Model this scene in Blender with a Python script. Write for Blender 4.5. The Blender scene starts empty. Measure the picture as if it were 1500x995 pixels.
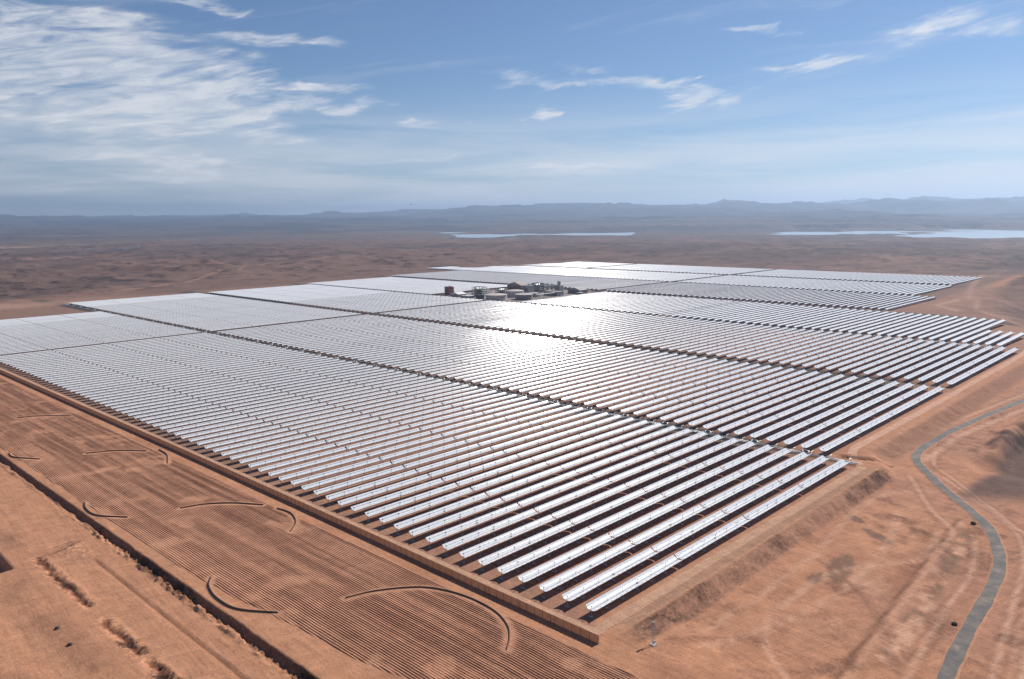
import bpy, math, random
import numpy as np
from mathutils import Matrix, Vector
random.seed(7); rng = np.random.default_rng(11)
S = bpy.context.scene; COL = S.collection
R = math.radians
H = 190.0                      # height the photographer's aircraft flies at
SUN = Vector((0.736, -0.071, 0.673)).normalized()

# ------------------------------------------------------------------ helpers
def nd(nt, t, **kw):
    n = nt.nodes.new(t)
    for k, v in kw.items(): setattr(n, k, v)
    return n
def setin(n, **kw):
    for k, v in kw.items(): n.inputs[k.replace('_', ' ')].default_value = v
def new_mat(name):
    m = bpy.data.materials.new(name); m.use_nodes = True
    nt = m.node_tree; return m, nt, nt.nodes['Principled BSDF']
def simple(name, col, rough=.6, metal=0., var=.12, scale=.5, bump=0.):
    m, nt, b = new_mat(name)
    tc = nd(nt, 'ShaderNodeTexCoord'); no = nd(nt, 'ShaderNodeTexNoise'); setin(no, Scale=scale, Detail=5.)
    nt.links.new(tc.outputs['Object'], no.inputs['Vector'])
    mx = nd(nt, 'ShaderNodeMix', data_type='RGBA')
    mx.inputs[6].default_value = (*[c*(1-var*1.5) for c in col], 1); mx.inputs[7].default_value = (*[min(1, c*(1+var)) for c in col], 1)
    nt.links.new(no.outputs['Fac'], mx.inputs[0]); nt.links.new(mx.outputs[2], b.inputs['Base Color'])
    setin(b, Roughness=rough, Metallic=metal)
    if bump:
        bp = nd(nt, 'ShaderNodeBump'); setin(bp, Strength=bump, Distance=.3)
        nt.links.new(no.outputs['Fac'], bp.inputs['Height']); nt.links.new(bp.outputs[0], b.inputs['Normal'])
    return m
class MB:
    def __init__(s): s.v = []; s.f = []; s.m = []
    def quad(s, pts, m=0):
        i = len(s.v); s.v += [tuple(p) for p in pts]; s.f.append(tuple(range(i, i+len(pts)))); s.m.append(m)
    def box(s, c, d, m=0, rz=0.):
        i = len(s.v); x, y, z = d[0]/2, d[1]/2, d[2]/2; ca, sa = math.cos(rz), math.sin(rz)
        for dz in (-z, z):
            for dx, dy in ((-x,-y),(x,-y),(x,y),(-x,y)):
                s.v.append((c[0]+dx*ca-dy*sa, c[1]+dx*sa+dy*ca, c[2]+dz))
        for q in ((0,3,2,1),(4,5,6,7),(0,1,5,4),(1,2,6,5),(2,3,7,6),(3,0,4,7)):
            s.f.append(tuple(i+k for k in q)); s.m.append(m)
    def tube(s, a, b, r, n=6, m=0, r2=None):
        a, b = Vector(a), Vector(b); d = (b-a).normalized(); r2 = r if r2 is None else r2
        p = d.cross(Vector((0,0,1)) if abs(d.z) < .9 else Vector((1,0,0))).normalized(); q = d.cross(p)
        i = len(s.v)
        for c, rr in ((a, r), (b, r2)):
            for k in range(n):
                t = 2*math.pi*k/n; s.v.append(tuple(c+p*math.cos(t)*rr+q*math.sin(t)*rr))
        for k in range(n):
            k2 = (k+1) % n; s.f.append((i+k, i+n+k, i+n+k2, i+k2)); s.m.append(m)
        s.f.append(tuple(i+k for k in range(n))); s.m.append(m)
        s.f.append(tuple(i+n+k for k in reversed(range(n)))); s.m.append(m)
    def lathe(s, c, prof, n=32, m=0):
        i = len(s.v); k0 = len(prof)
        for r, z in prof:
            for k in range(n):
                t = 2*math.pi*k/n; s.v.append((c[0]+r*math.cos(t), c[1]+r*math.sin(t), c[2]+z))
        for j in range(k0-1):
            for k in range(n):
                k2 = (k+1) % n
                s.f.append((i+j*n+k, i+j*n+k2, i+(j+1)*n+k2, i+(j+1)*n+k)); s.m.append(m)
    def mesh(s, name, mats, smooth=False):
        me = bpy.data.meshes.new(name); me.from_pydata(s.v, [], s.f)
        for x in (mats if isinstance(mats, (list, tuple)) else [mats]): me.materials.append(x)
        me.polygons.foreach_set('material_index', s.m)
        if smooth: me.polygons.foreach_set('use_smooth', [True]*len(s.f))
        me.update(); return me
def link(name, data, parent=None, loc=(0,0,0), rx=0., rz=0.):
    o = bpy.data.objects.new(name, data); COL.objects.link(o)
    o.location = loc; o.rotation_euler = (rx, 0, rz)
    if parent is not None: o.parent = parent
    return o
def tag(o, label=None, cat=None, group=None, kind=None):
    if label: o['label'] = label
    if cat: o['category'] = cat
    if group: o['group'] = group
    if kind: o['kind'] = kind
    return o
def smooth(a, b, x):
    t = np.clip((x-a)/(b-a), 0, 1); return t*t*(3-2*t)
_P = rng.random((256, 256))
def vnoise(x, y, seed=0):
    x = x + seed*37.17; y = y + seed*91.73
    xi = np.floor(x).astype(np.int64); yi = np.floor(y).astype(np.int64)
    fx = x-xi; fy = y-yi; fx = fx*fx*fx*(fx*(6*fx-15)+10); fy = fy*fy*fy*(fy*(6*fy-15)+10)
    a = _P[xi & 255, yi & 255]; b = _P[(xi+1) & 255, yi & 255]; c = _P[xi & 255, (yi+1) & 255]; d = _P[(xi+1) & 255, (yi+1) & 255]
    return (a*(1-fx)+b*fx)*(1-fy)+(c*(1-fx)+d*fx)*fy
def fbm(x, y, s, oct=4, seed=0, ridged=False):
    t = 0; a = 1.; n = 0
    x = x/s; y = y/s
    for k in range(oct):
        q = vnoise(x, y, seed+k*3)
        if ridged: q = 1-np.abs(2*q-1)
        t = t+a*q; n += a; a *= .5; x, y = x*1.93+y*.53, y*1.93-x*.53
    return t/n
def seg_dist(x, y, pts):
    d = np.full(x.shape, 1e9); 
    for (ax, ay), (bx, by) in zip(pts[:-1], pts[1:]):
        L2 = (bx-ax)**2+(by-ay)**2
        t = np.clip(((x-ax)*(bx-ax)+(y-ay)*(by-ay))/L2, 0, 1)
        d = np.minimum(d, np.hypot(x-ax-t*(bx-ax), y-ay-t*(by-ay)))
    return d
def gauss(x, y, cx, cy, sx, sy, ang=0.):
    ca, sa = math.cos(R(ang)), math.sin(R(ang)); dx, dy = x-cx, y-cy
    return np.exp(-(((dx*ca+dy*sa)/sx)**2+((-dx*sa+dy*ca)/sy)**2))
def catmull(pts, n=8):
    P = [Vector(p) for p in pts]; P = [P[0]*2-P[1]]+P+[P[-1]*2-P[-2]]; out = []
    for i in range(1, len(P)-2):
        for k in range(n):
            t = k/n; a, b, c, d = P[i-1:i+3]
            out.append(.5*((2*b)+(c-a)*t+(2*a-5*b+4*c-d)*t*t+(3*b-a-3*c+d)*t**3))
    out.append(P[-2]); return out

# ------------------------------------------------------------------ terrain
ROAD = [(200,62),(300,76),(351,83),(400,87),(450,89.5),(485,93),(514,100),(548,113),(581,135),(614,160),(640,177),(662,190),(690,197),(730,197.5),(820,192),(956,176),(1150,150),(1500,112),(2100,60)]
def step(h, s, k): q = h/s; f = np.floor(q); return (f+smooth(k, 1, q-f))*s
def plain(v): return -0.0035*np.clip(v-250, 0, 2600)
def height(x, y):
    x = np.asarray(x, float); y = np.asarray(y, float)
    r = np.hypot(x-900, y-900)
    z = plain(y)
    n1 = fbm(x, y, 60, 4, 1)-.5; n2 = fbm(x, y, 9, 3, 5)-.5; n3 = fbm(x, y, 260, 4, 9)-.5
    # lowland right of the mirror field
    vt = 199+25*smooth(606, 650, x); vb = vt-9-8*smooth(606, 650, x)-5*smooth(0, 1, n1+.5)
    dep = 6*smooth(262, 330, x)
    low = 1-smooth(vb, vt, y); far_r = smooth(1300, 1700, x)
    field = smooth(258, 262, x)
    z = z-dep*low*field*(1-.35*far_r)
    outside = low*field
    z = z+outside*(n1*2.6+n2*.7)*(1-.8*np.exp(-((y-90)/60.)**2)*smooth(300, 340, x))
    # rubble face roughness
    face = low*(1-low)*4
    z = z+face*field*smooth(270, 300, x)*(n2*2.4+(fbm(x, y, 3, 2, 8)-.5)*1.5)
    # trench by the first pipe corridor
    z = z-3.5*np.exp(-((x-(617+.42*(232-y)))/4.)**4)*smooth(197, 201, y)*(1-smooth(231, 236, y))
    # terrace step on the sand side
    bank = 1-smooth(160.2, 163.2, x+(fbm(x, y, 7, 2, 12)-.5)*1.6)
    z = z-3.6*bank*(1-smooth(240, 262, x))
    z = z+bank*(n2*.5+n1*.8)*smooth(162, 150, x)
    z = z+np.exp(-((x-158.5)/2.)**2)*np.clip(fbm(x, y, 2.6, 3, 14)-.42, 0, 1)*6
    for a, b in ((416, 502), (351, 398), (300, 344)):
        z = z-1.3*np.exp(-((x-121.5+(fbm(x, y, 5, 3, 3)-.5)*5)/1.5)**2)*(.2+1.2*fbm(x, y, 3, 2, 6))*smooth(a-2, a+3, y)*(1-smooth(b-3, b+2, y))
        z = z+.5*np.exp(-((x-125.5)/1.5)**2)*smooth(a, a+5, y)*(1-smooth(b-5, b, y))*(.4+fbm(x, y, 5, 2, 4))
    z = z-.9*np.exp(-((x-144)/.8)**2)*smooth(280, 284, y)*(1-smooth(470, 480, y))
    z = z-5*smooth(496, 498, y)*(1-smooth(106, 108.5, x))*smooth(70, 90, x)
    z = z-1.2*gauss(x, y, 90, 430, 10, 160)
    # escarpments to the right beyond the road
    z = z-7*smooth(158, 140, y+(n1*26))*smooth(655, 700, x)*(1-smooth(1000, 1300, x))
    z = z+5*np.exp(-((y-150-n1*20)/7.)**2)*smooth(690, 730, x)*(1-smooth(1000, 1200, x))
    # open desert around the plant
    edge = np.maximum.reduce([smooth(2650, 3500, x), smooth(2150, 2900, y+.1*x), smooth(80, -900, x)*smooth(300, 900, y), smooth(560, 200, y)*smooth(1640, 2300, x), smooth(-50, -800, y)])
    rid = fbm(x, y, 420, 5, 21, True)-.55
    mid = fbm(x, y, 1500, 4, 30)-.5
    A = 1-.55*smooth(3500, 9000, x)
    rid2 = fbm(x, y, 150, 4, 24, True)-.5
    hh = rid*52*A+mid*30+n3*14+rid2*16*A+(fbm(x, y, 60, 2, 27)-.5)*4

    z = z+edge*(hh*.35+step(hh, 9., .72)*.65)
    z = z-26*gauss(x, y, 2150, 300, 560, 110, 8)+20*gauss(x, y, 2650, 470, 420, 80, 10)+gauss(x, y, 2350, 380, 500, 150, 8)*(fbm(x, y, 150, 4, 90, True)-.5)*34
    # dark knoll left behind the field
    z = z-9*gauss(x, y, 930, 2620, 70, 22)
    # reservoir basins
    th = np.degrees(np.arctan2(y, x)); rr = np.hypot(x, y)
    wob = (fbm(x, y, 1700, 5, 41)-.5)
    isl = smooth(.62, .5, fbm(x, y, 700, 4, 44))
    basin = smooth(8000, 8400, rr+wob*3800)*smooth(12400, 11200, rr+wob*4500)*smooth(27, 24.5, th+wob*4)*(isl*smooth(12, 20, th)+1-smooth(12, 20, th))
    basin2 = smooth(8300, 8800, rr+wob*3000)*smooth(11300, 10600, rr+wob*4500)*smooth(34, 36, th+wob*3)*smooth(49.5, 47.5, th+wob*3)
    bas = np.maximum(basin, basin2)
    pl = smooth(4200, 8200, rr)
    z = z*(1-pl*.75)-pl*16+ (fbm(x, y, 900, 4, 50, True)-.5)*30*pl*(1-bas)
    z = z*(1-bas)+bas*(-46+wob*26)
    zb0 = z
    # mountains
    up = 1-smooth(20, 70, th)
    k = smooth(9500, 15000, rr+up*1500-900)
    ml = fbm(x, y, 5200, 6, 60, True); m2 = fbm(x, y, 9000, 5, 70)
    mesa = np.clip(ml*1.25-.25, 0, 1)
    amp = 85+65*up
    m3 = fbm(x, y, 1700, 5, 64, True)
    z = z+k*(1-bas)*(amp*mesa*1.9*smooth(9500, 19000, rr)+20*up+(m3-.45)*(60+70*up))
    k2 = smooth(17000, 29000, rr)
    z = z+k2*((150+170*up)*(.3+m2*.95)+(120+110*up)*(mesa-.3)+(fbm(x, y, 2300, 5, 80, True)-.5)*230+120*gauss(th, rr/1000, 46, 27, 4.2, 5))
    dz = z-zb0; z = zb0+np.where(dz > 0, dz*.4+step(dz, 62., .6)*.6, dz)
    return z

def axis(segs):
    out = []
    for a, b, st in segs: out += list(np.arange(a, b, st))
    return out
ux = axis([(-8000,-1500,500),(-1500,-200,60),(-200,60,13),(60,114,1.25),(114,130,.8),(130,156,1.1),(156,166,.6),(166,270,3),(270,640,2.2),(640,1000,4),(1000,3000,15),(3000,12500,48)])
vy = axis([(-8000,-1500,500),(-1500,-300,60),(-300,40,10),(40,186,2.2),(186,204,.8),(204,240,2.),(240,520,1.8),(520,1300,8),(1300,3000,15),(3000,12500,48)])
for ax_ in (ux, vy):
    a = 12500.; st = 55.
    while a < 46500: ax_.append(a); a += st; st = min(230, st*1.012)
ux = np.array(sorted(ux)); vy = np.array(sorted(vy))
# drop far corners never in front of the lens: x-y combos kept as one rectangular sheet
X, Y = np.meshgrid(ux, vy); nx, ny = len(ux), len(vy)
x = X.ravel(); y = Y.ravel(); z = height(x, y)
print('terrain verts', len(x))

def lerp(c, d, t): return c*(1-t[:, None])+np.array(d)[None, :]*t[:, None]
SAND = (.50,.268,.155); TAN = (.44,.262,.168); BRN = (.36,.178,.105); DRK = (.17,.088,.055); PALE = (.58,.36,.24)
def colour(x, y):
    c = np.tile(np.array(SAND), (len(x), 1))
    n1 = fbm(x, y, 45, 5, 101); n2 = fbm(x, y, 12, 4, 107); n3 = fbm(x*.35, y*.35+x*.1, 30, 5, 113); n4 = fbm(x, y, 500, 5, 119)
    ridg = fbm(x, y, 420, 5, 21, True)
    c = lerp(c, BRN, smooth(.5, .75, n1)*.55)
    # left sandy apron with darker strip
    wl = (fbm(x*.2, y, 60, 3, 171)-.5)*5
    for k_, (ul, wd, am) in enumerate(((153,.9,.35),(150.5,.9,.3),(147,1.1,-.3),(139,.9,.35),(136.5,.9,.3),(131,1.2,-.35),(127.5,.9,.3),(112.5,.8,.5),(110.5,.8,.5),(97,.9,-.4),(94.5,.9,-.4),(90,.9,.4),(87.5,.9,.4),(83,1.2,-.3),(78,1.,.4),(75.5,1.,.4))):
        am_ = np.exp(-((x-ul-wl*(1 if k_ % 3 else 1.8))/wd)**2)*min(.8, abs(am)*1.9)*smooth(.3, .5, fbm(x, y+k_*50, 45, 2, 175))
        c = lerp(c, (.30,.15,.09) if am > 0 else (.60,.37,.25), am_)
    left = 1-smooth(158, 162, x)
    c = lerp(c, SAND, left*.7)
    c = lerp(c, (.35,.19,.115), left*smooth(.3, .6, n2)*gauss(x, y, 103, 300, 7, 1000)*.9*smooth(500, 470, y))
    c = lerp(c, (.40,.22,.13), left*smooth(86, 80, x)*smooth(.35, .6, n2)*.6)
    c = lerp(c, (.29,.165,.105), gauss(x, y, 140, 500, 9, 22)*smooth(.35, .6, n2)+gauss(x, y, 118, 545, 6, 20)*smooth(.4, .6, n2)*.8)
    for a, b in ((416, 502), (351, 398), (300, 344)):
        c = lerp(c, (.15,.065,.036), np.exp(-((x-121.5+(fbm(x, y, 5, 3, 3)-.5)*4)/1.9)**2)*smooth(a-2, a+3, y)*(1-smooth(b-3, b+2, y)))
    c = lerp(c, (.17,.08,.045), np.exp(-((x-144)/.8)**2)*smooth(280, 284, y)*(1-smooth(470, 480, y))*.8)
    c = lerp(c, (.2,.09,.05), np.exp(-((x-161.)/2.2)**4)*.75)  # shade of the sun-averted bank face put into the soil colour
    # lowland to the right
    low = smooth(262, 275, x)*smooth(200, 192, y)*smooth(1500, 900, x)
    c = lerp(c, (.43,.235,.15), low*smooth(.35, .65, n3)*.9)
    c = lerp(c, (.30,.15,.095), low*smooth(.52, .72, n2)*.5)
    nb = fbm(x, y, 7, 3, 131)
    for cx, cy, sx, sy, an in ((507,180,11,4,60),(487,159,17,5,55),(428,158,22,7,10),(405,163,12,3,0)):
        c = lerp(c, (.22,.135,.09), smooth(.35, .6, gauss(x, y, cx, cy, sx, sy, an)*(.6+nb*.8)))
    c = lerp(c, PALE, gauss(x, y, 420, 140, 16, 10, 30)*.6*smooth(.35, .6, n2+.1))
    c = lerp(c, (.29,.14,.085), gauss(x, y, 450, 128, 40, 5, 5)*.8)
    d = seg_dist(x, y, [(552,131),(430,124),(320,117)]); c = lerp(c, (.2,.1,.06), np.exp(-(d/1.3)**2)*.9)
    d = seg_dist(x, y, [(548,128),(430,120.5),(320,113.5)]); c = lerp(c, PALE, np.exp(-(d/1.6)**2)*.6)
    m = np.exp(-((seg_dist(x, y, [(525,120),(440,113),(350,106)]))/5.)**4)
    c = lerp(c, PALE, m*smooth(.5, .62, nb)); c = lerp(c, (.24,.15,.1), m*smooth(.5, .36, nb)*.9)
    for k_, pts in enumerate([[(300,170),(380,150),(470,150),(540,165)],[(290,150),(360,100),(420,104)],[(310,180),(420,176),(520,186),(580,182)],[(340,100),(400,135),(430,172)],[(300,130),(340,160),(420,160),(470,130),(520,135)],[(520,180),(530,160),(510,145),(530,138),(552,150)],[(360,60),(420,70),(500,74),(600,98)],[(300,50),(420,58),(560,70)],[(560,185),(590,170),(600,150)]]):
        P = [(p.x, p.y) for p in catmull([(a, b, 0) for a, b in pts], 6)]
        for of in (0, 2.6):
            d = seg_dist(x, y+of, P); c = lerp(c, (.27,.145,.09) if k_ % 2 else (.56,.35,.235), np.exp(-(d/.9)**2)*.6)
    for pts, w_, al_ in (([(620,182),(560,150),(536,132),(520,126)],1.3,.6),([(640,170),(620,150),(560,104),(540,94),(500,84),(440,77),(300,62)],1.1,.75),([(700,186),(660,176),(628,150),(570,108),(545,90),(500,74),(430,66),(300,50)],1.2,.7),([(672,186),(760,186),(900,169),(1100,140),(1400,100)],2.6,.7),([(690,208),(820,203),(956,187),(1150,162)],2.,.6),([(300,92),(400,100),(470,103),(520,113)],1.2,.6)):
        P = [(p.x, p.y) for p in catmull([(a, b, 0) for a, b in pts], 6)]
        d = seg_dist(x+(fbm(x, y, 25, 2, 181)-.5)*3, y, P); c = lerp(c, (.62,.40,.28), np.exp(-(d/w_)**2)*al_); c = lerp(c, (.27,.14,.09), np.exp(-((d-w_*2.4)/.9)**2)*.45)
    # rubble slope
    nr = fbm(x, y, 3.2, 3, 137)
    m = smooth(270, 290, x)*smooth(187, 190.5, y)*smooth(200, 198, y)*smooth(612, 600, x)
    c = lerp(c, (.29,.165,.11), m*.85)
    m = smooth(640, 660, x)*smooth(198, 206, y)*smooth(222, 217, y)*smooth(1500, 1300, x)
    c = lerp(c, (.29,.16,.105), m*.8)
    m = smooth(276, 290, x)*smooth(199.5, 200.5, y)*smooth(214, 212, y)*smooth(606, 590, x)
    c = lerp(c, (.42,.27,.18), m*.85)
    for vv in (203.5, 206.5, 201.8): c = lerp(c, (.3,.16,.1), np.exp(-((y-vv)/.6)**2)*smooth(280, 300, x)*smooth(615, 600, x)*.5)
    # darker soil between the mirror rows, with shade painted into the corridors
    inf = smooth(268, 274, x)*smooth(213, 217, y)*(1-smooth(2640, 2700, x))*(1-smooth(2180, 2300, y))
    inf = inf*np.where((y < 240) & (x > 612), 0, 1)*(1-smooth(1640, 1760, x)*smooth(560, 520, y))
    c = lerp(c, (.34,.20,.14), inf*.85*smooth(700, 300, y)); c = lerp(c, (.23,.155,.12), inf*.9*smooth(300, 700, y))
    for uc, hw in ((602,17),(935,24),(1269,17),(1612,22),(2296,22),(1952,14)): c = lerp(c, (.085,.07,.06), inf*np.exp(-((x-uc)/hw)**4)*smooth(225, 330, y))  # corridor soil darkened to carry the shade of row ends and pipes
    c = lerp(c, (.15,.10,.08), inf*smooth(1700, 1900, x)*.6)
    # far right of the road
    m = smooth(-20, 10, np.minimum(x-600-(150-y)*1.2, 152-y+n1*16))*smooth(2200, 1300, x)
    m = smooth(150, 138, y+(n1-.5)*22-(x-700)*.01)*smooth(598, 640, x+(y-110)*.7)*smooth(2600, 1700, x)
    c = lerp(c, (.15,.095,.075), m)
    c = lerp(c, (.045,.03,.026), m*smooth(.5, .62, n2)*gauss(x, y, 760, 148, 90, 8, -6))  # escarpment shadow painted into the soil colour, here and on the next line
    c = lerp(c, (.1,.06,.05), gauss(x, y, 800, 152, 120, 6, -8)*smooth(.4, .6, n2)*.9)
    # open desert
    edge = np.maximum.reduce([smooth(2620, 2760, x), smooth(2120, 2330, y+(n1-.5)*80), smooth(60, -500, x), smooth(500, 330, y)*smooth(1500, 1900, x)])
    des = np.array((.165,.112,.09)); 
    c = lerp(c, des, edge)
    c = lerp(c, (.225,.14,.105), edge*smooth(.5, .72, n4)*.8)
    c = lerp(c, (.105,.072,.062), edge*smooth(.5, .3, n4)*.8)
    c = lerp(c, (.09,.06,.05), edge*smooth(.6, .78, fbm(x, y, 150, 4, 24, True))*.55)
    c = lerp(c, (.23,.16,.125), edge*smooth(.35, .22, fbm(x, y, 150, 4, 24, True))*.4)
    # scraped ground left behind the field, flat brown pan
    c = lerp(c, (.40,.26,.19), smooth(1990, 2080, y)*smooth(2290, 2190, y+.1*x)*smooth(900, 500, x)*smooth(.35, .55, n3)*.8*smooth(200, 400, x))
    m = smooth(2060, 2120, y-.05*x)*smooth(2560, 2380, y-(x-900)*.55)*smooth(780, 900, x)*smooth(3300, 2900, x)
    c = lerp(c, (.185,.122,.098), m*.9)
    c = lerp(c, (.06,.045,.042), smooth(.3, .6, gauss(x, y, 930, 2640, 75, 40)))
    m = smooth(.25, .5, gauss(x, y, 2300, 380, 620, 110, 8))
    c = lerp(c, (.10,.07,.06), m*.85*smooth(.35, .6, fbm(x, y, 160, 4, 91, True)))
    c = lerp(c, (.25,.155,.115), smooth(330, 400, y)*smooth(600, 540, y)*smooth(1600, 1680, x)*smooth(2500, 2200, x)*.7)
    for pts, w, al, cc in (([(820,2290),(1050,2410),(1640,2980),(2200,3300),(3200,3900)], 9, .75, (.36,.23,.16)),
                       ([(1960,480),(2300,560),(2750,640)], 8, .8, (.40,.26,.19)), ([(1990,470),(1780,420),(1600,300),(1500,250)], 6, .8, (.40,.26,.19)),
                       ([(1960,500),(1800,500),(1720,440)], 8, .8, (.45,.31,.22)), ([(2050,470),(1900,360),(1850,200)], 6, .6, (.36,.23,.17)),
                       ([(700,6600),(2300,7200),(3600,7900)], 110, .7, (.36,.29,.23)), ([(900,5100),(1400,4700)], 25, .8, (.42,.33,.27)),
                       ([(3000,5200),(5000,5900),(7000,7200)], 30, .3, (.30,.22,.18)),
                       ([(2700,600),(3100,650),(4200,2000)], 9, .5, (.3,.2,.16))):
        d = seg_dist(x, y, pts); c = lerp(c, cc, np.exp(-(d/w)**2)*al)
    rr = np.hypot(x, y)
    c = lerp(c, (.15,.115,.10), smooth(6500, 9000, rr)*.8)
    c = lerp(c, (.085,.078,.08), smooth(10500, 17000, rr)*.92)
    c = lerp(c, (.035,.033,.036), smooth(7500, 12500, rr)*smooth(.56, .42, fbm(x, y, 1500, 5, 150))*.7)
    # shore paleness
    rub = .38*smooth(270, 290, x)*smooth(186.5, 190.5, y)*smooth(200.5, 198, y)*smooth(616, 600, x)
    rub = np.maximum(rub, .6*np.exp(-((x-160.)/3.)**4)); rub = np.maximum(rub, smooth(.5, .62, n2)*low*.2)
    rub = np.maximum(rub, edge*.35)
    for a, b in ((416, 502), (351, 398), (300, 344)): rub = np.maximum(rub, np.exp(-((x-122)/4.)**4)*smooth(a-4, a, y)*(1-smooth(b, b+4, y)))
    rub = np.maximum(rub, gauss(x, y, 140, 500, 9, 22)*.8)
    return np.clip(np.concatenate([c, rub[:, None]], 1), 0, 1)
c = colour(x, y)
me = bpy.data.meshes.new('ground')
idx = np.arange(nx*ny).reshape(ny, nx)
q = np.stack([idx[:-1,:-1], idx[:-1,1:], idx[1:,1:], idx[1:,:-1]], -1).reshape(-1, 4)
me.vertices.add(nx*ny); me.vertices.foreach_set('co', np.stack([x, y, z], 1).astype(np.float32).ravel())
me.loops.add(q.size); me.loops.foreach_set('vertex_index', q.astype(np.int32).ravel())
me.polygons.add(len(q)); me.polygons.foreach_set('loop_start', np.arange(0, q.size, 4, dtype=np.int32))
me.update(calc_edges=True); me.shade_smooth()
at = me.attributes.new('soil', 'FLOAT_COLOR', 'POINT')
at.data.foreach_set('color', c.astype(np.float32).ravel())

def soil_material(name, const=None):
    m, nt, b = new_mat(name); L = nt.links.new
    if const is None:
        a = nd(nt, 'ShaderNodeAttribute', attribute_name='soil'); base = a.outputs['Color']
    else:
        a = nd(nt, 'ShaderNodeRGB'); a.outputs[0].default_value = (*const, 1); base = a.outputs[0]
    tc = nd(nt, 'ShaderNodeTexCoord')
    mp = nd(nt, 'ShaderNodeMapping'); mp.inputs['Scale'].default_value = (1, 1, 1); L(tc.outputs['Object'], mp.inputs[0])
    n1 = nd(nt, 'ShaderNodeTexNoise'); setin(n1, Scale=.9, Detail=6., Roughness=.65); L(mp.outputs[0], n1.inputs['Vector'])
    n2 = nd(nt, 'ShaderNodeTexNoise'); setin(n2, Scale=.13, Detail=5., Roughness=.6); L(mp.outputs[0], n2.inputs['Vector'])
    # wheel and grader marks: noise drawn out along two directions
    outs = []
    for rz, sc in ((R(97), (.02, .5, 1)), (R(84), (.03, .8, 1)), (R(18), (.02, .55, 1))):
        mr = nd(nt, 'ShaderNodeMapping'); mr.inputs['Rotation'].default_value = (0, 0, rz); L(tc.outputs['Object'], mr.inputs[0])
        ms = nd(nt, 'ShaderNodeMapping'); ms.inputs['Scale'].default_value = sc; L(mr.outputs[0], ms.inputs[0])
        n = nd(nt, 'ShaderNodeTexNoise'); setin(n, Scale=1., Detail=4., Roughness=.6, Distortion=.4); L(ms.outputs[0], n.inputs['Vector']); outs.append(n.outputs['Fac'])
    def math_(op, a_, b_):
        n = nd(nt, 'ShaderNodeMath', operation=op)
        for i, v in enumerate((a_, b_)):
            if isinstance(v, (int, float)): n.inputs[i].default_value = v
            else: L(v, n.inputs[i])
        return n.outputs[0]
    s = math_('ADD', math_('MULTIPLY', n1.outputs['Fac'], .55), math_('MULTIPLY', n2.outputs['Fac'], .55))
    s = math_('ADD', s, math_('MULTIPLY', outs[0], .38)); s = math_('ADD', s, math_('MULTIPLY', outs[1], .55)); s = math_('ADD', s, math_('MULTIPLY', outs[2], .22))
    if const is None:
        vo = nd(nt, 'ShaderNodeTexVoronoi'); setin(vo, Scale=.55); L(tc.outputs['Object'], vo.inputs['Vector'])
        nz = nd(nt, 'ShaderNodeTexNoise'); setin(nz, Scale=.5, Detail=7., Roughness=.8); L(tc.outputs['Object'], nz.inputs['Vector'])
        sp = nd(nt, 'ShaderNodeMapRange'); sp.inputs[1].default_value = .36; sp.inputs[2].default_value = .66; sp.inputs[3].default_value = -.75; sp.inputs[4].default_value = .75; L(nz.outputs['Fac'], sp.inputs[0])
        s = math_('ADD', s, math_('MULTIPLY', sp.outputs[0], a.outputs['Alpha']))
        fa = nd(nt, 'ShaderNodeTexNoise'); setin(fa, Scale=.011, Detail=9., Roughness=.72, Distortion=.8); L(tc.outputs['Object'], fa.inputs['Vector'])
        fr = nd(nt, 'ShaderNodeMapRange'); fr.inputs[1].default_value = .50; fr.inputs[2].default_value = .60; fr.inputs[3].default_value = .35; fr.inputs[4].default_value = -1.1; L(fa.outputs['Fac'], fr.inputs[0])
        s = math_('ADD', s, math_('MULTIPLY', fr.outputs[0], a.outputs['Alpha']))
    # sharper ruts
    rt = nd(nt, 'ShaderNodeMapRange'); rt.inputs[1].default_value = .56; rt.inputs[2].default_value = .66; rt.inputs[3].default_value = 0; rt.inputs[4].default_value = -.22; L(outs[1], rt.inputs[0])
    rt2 = nd(nt, 'ShaderNodeMapRange'); rt2.inputs[1].default_value = .57; rt2.inputs[2].default_value = .68; rt2.inputs[3].default_value = 0; rt2.inputs[4].default_value = .09; L(outs[2], rt2.inputs[0])
    s = math_('ADD', s, math_('ADD', rt.outputs[0], rt2.outputs[0]))
    s = math_('ADD', math_('MULTIPLY', s, 1.25), -.36)
    s = math_('MAXIMUM', s, .22)
    vm0 = nd(nt, 'ShaderNodeVectorMath', operation='MULTIPLY'); L(base, vm0.inputs[0]); vm0.inputs[1].default_value = (.80, .718, .69)
    vm = nd(nt, 'ShaderNodeVectorMath', operation='SCALE'); L(vm0.outputs[0], vm.inputs[0]); L(s, vm.inputs['Scale'])
    L(vm.outputs[0], b.inputs['Base Color'])
    setin(b, Roughness=.95); b.inputs['Specular IOR Level'].default_value = .15
    h = math_('ADD', math_('MULTIPLY', n1.outputs['Fac'], .5), math_('MULTIPLY', n2.outputs['Fac'], 1.6))
    h = math_('ADD', h, math_('MULTIPLY', outs[0], .25))
    bp = nd(nt, 'ShaderNodeBump'); setin(bp, Strength=.55, Distance=1.); L(h, bp.inputs['Height']); L(bp.outputs[0], b.inputs['Normal'])
    return m
M_soil = soil_material('desert soil')
me.materials.append(M_soil)
g = link('ground', me); tag(g, kind='structure')
zg = lambda a, b: float(height(np.array([a]), np.array([b]))[0])

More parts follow.
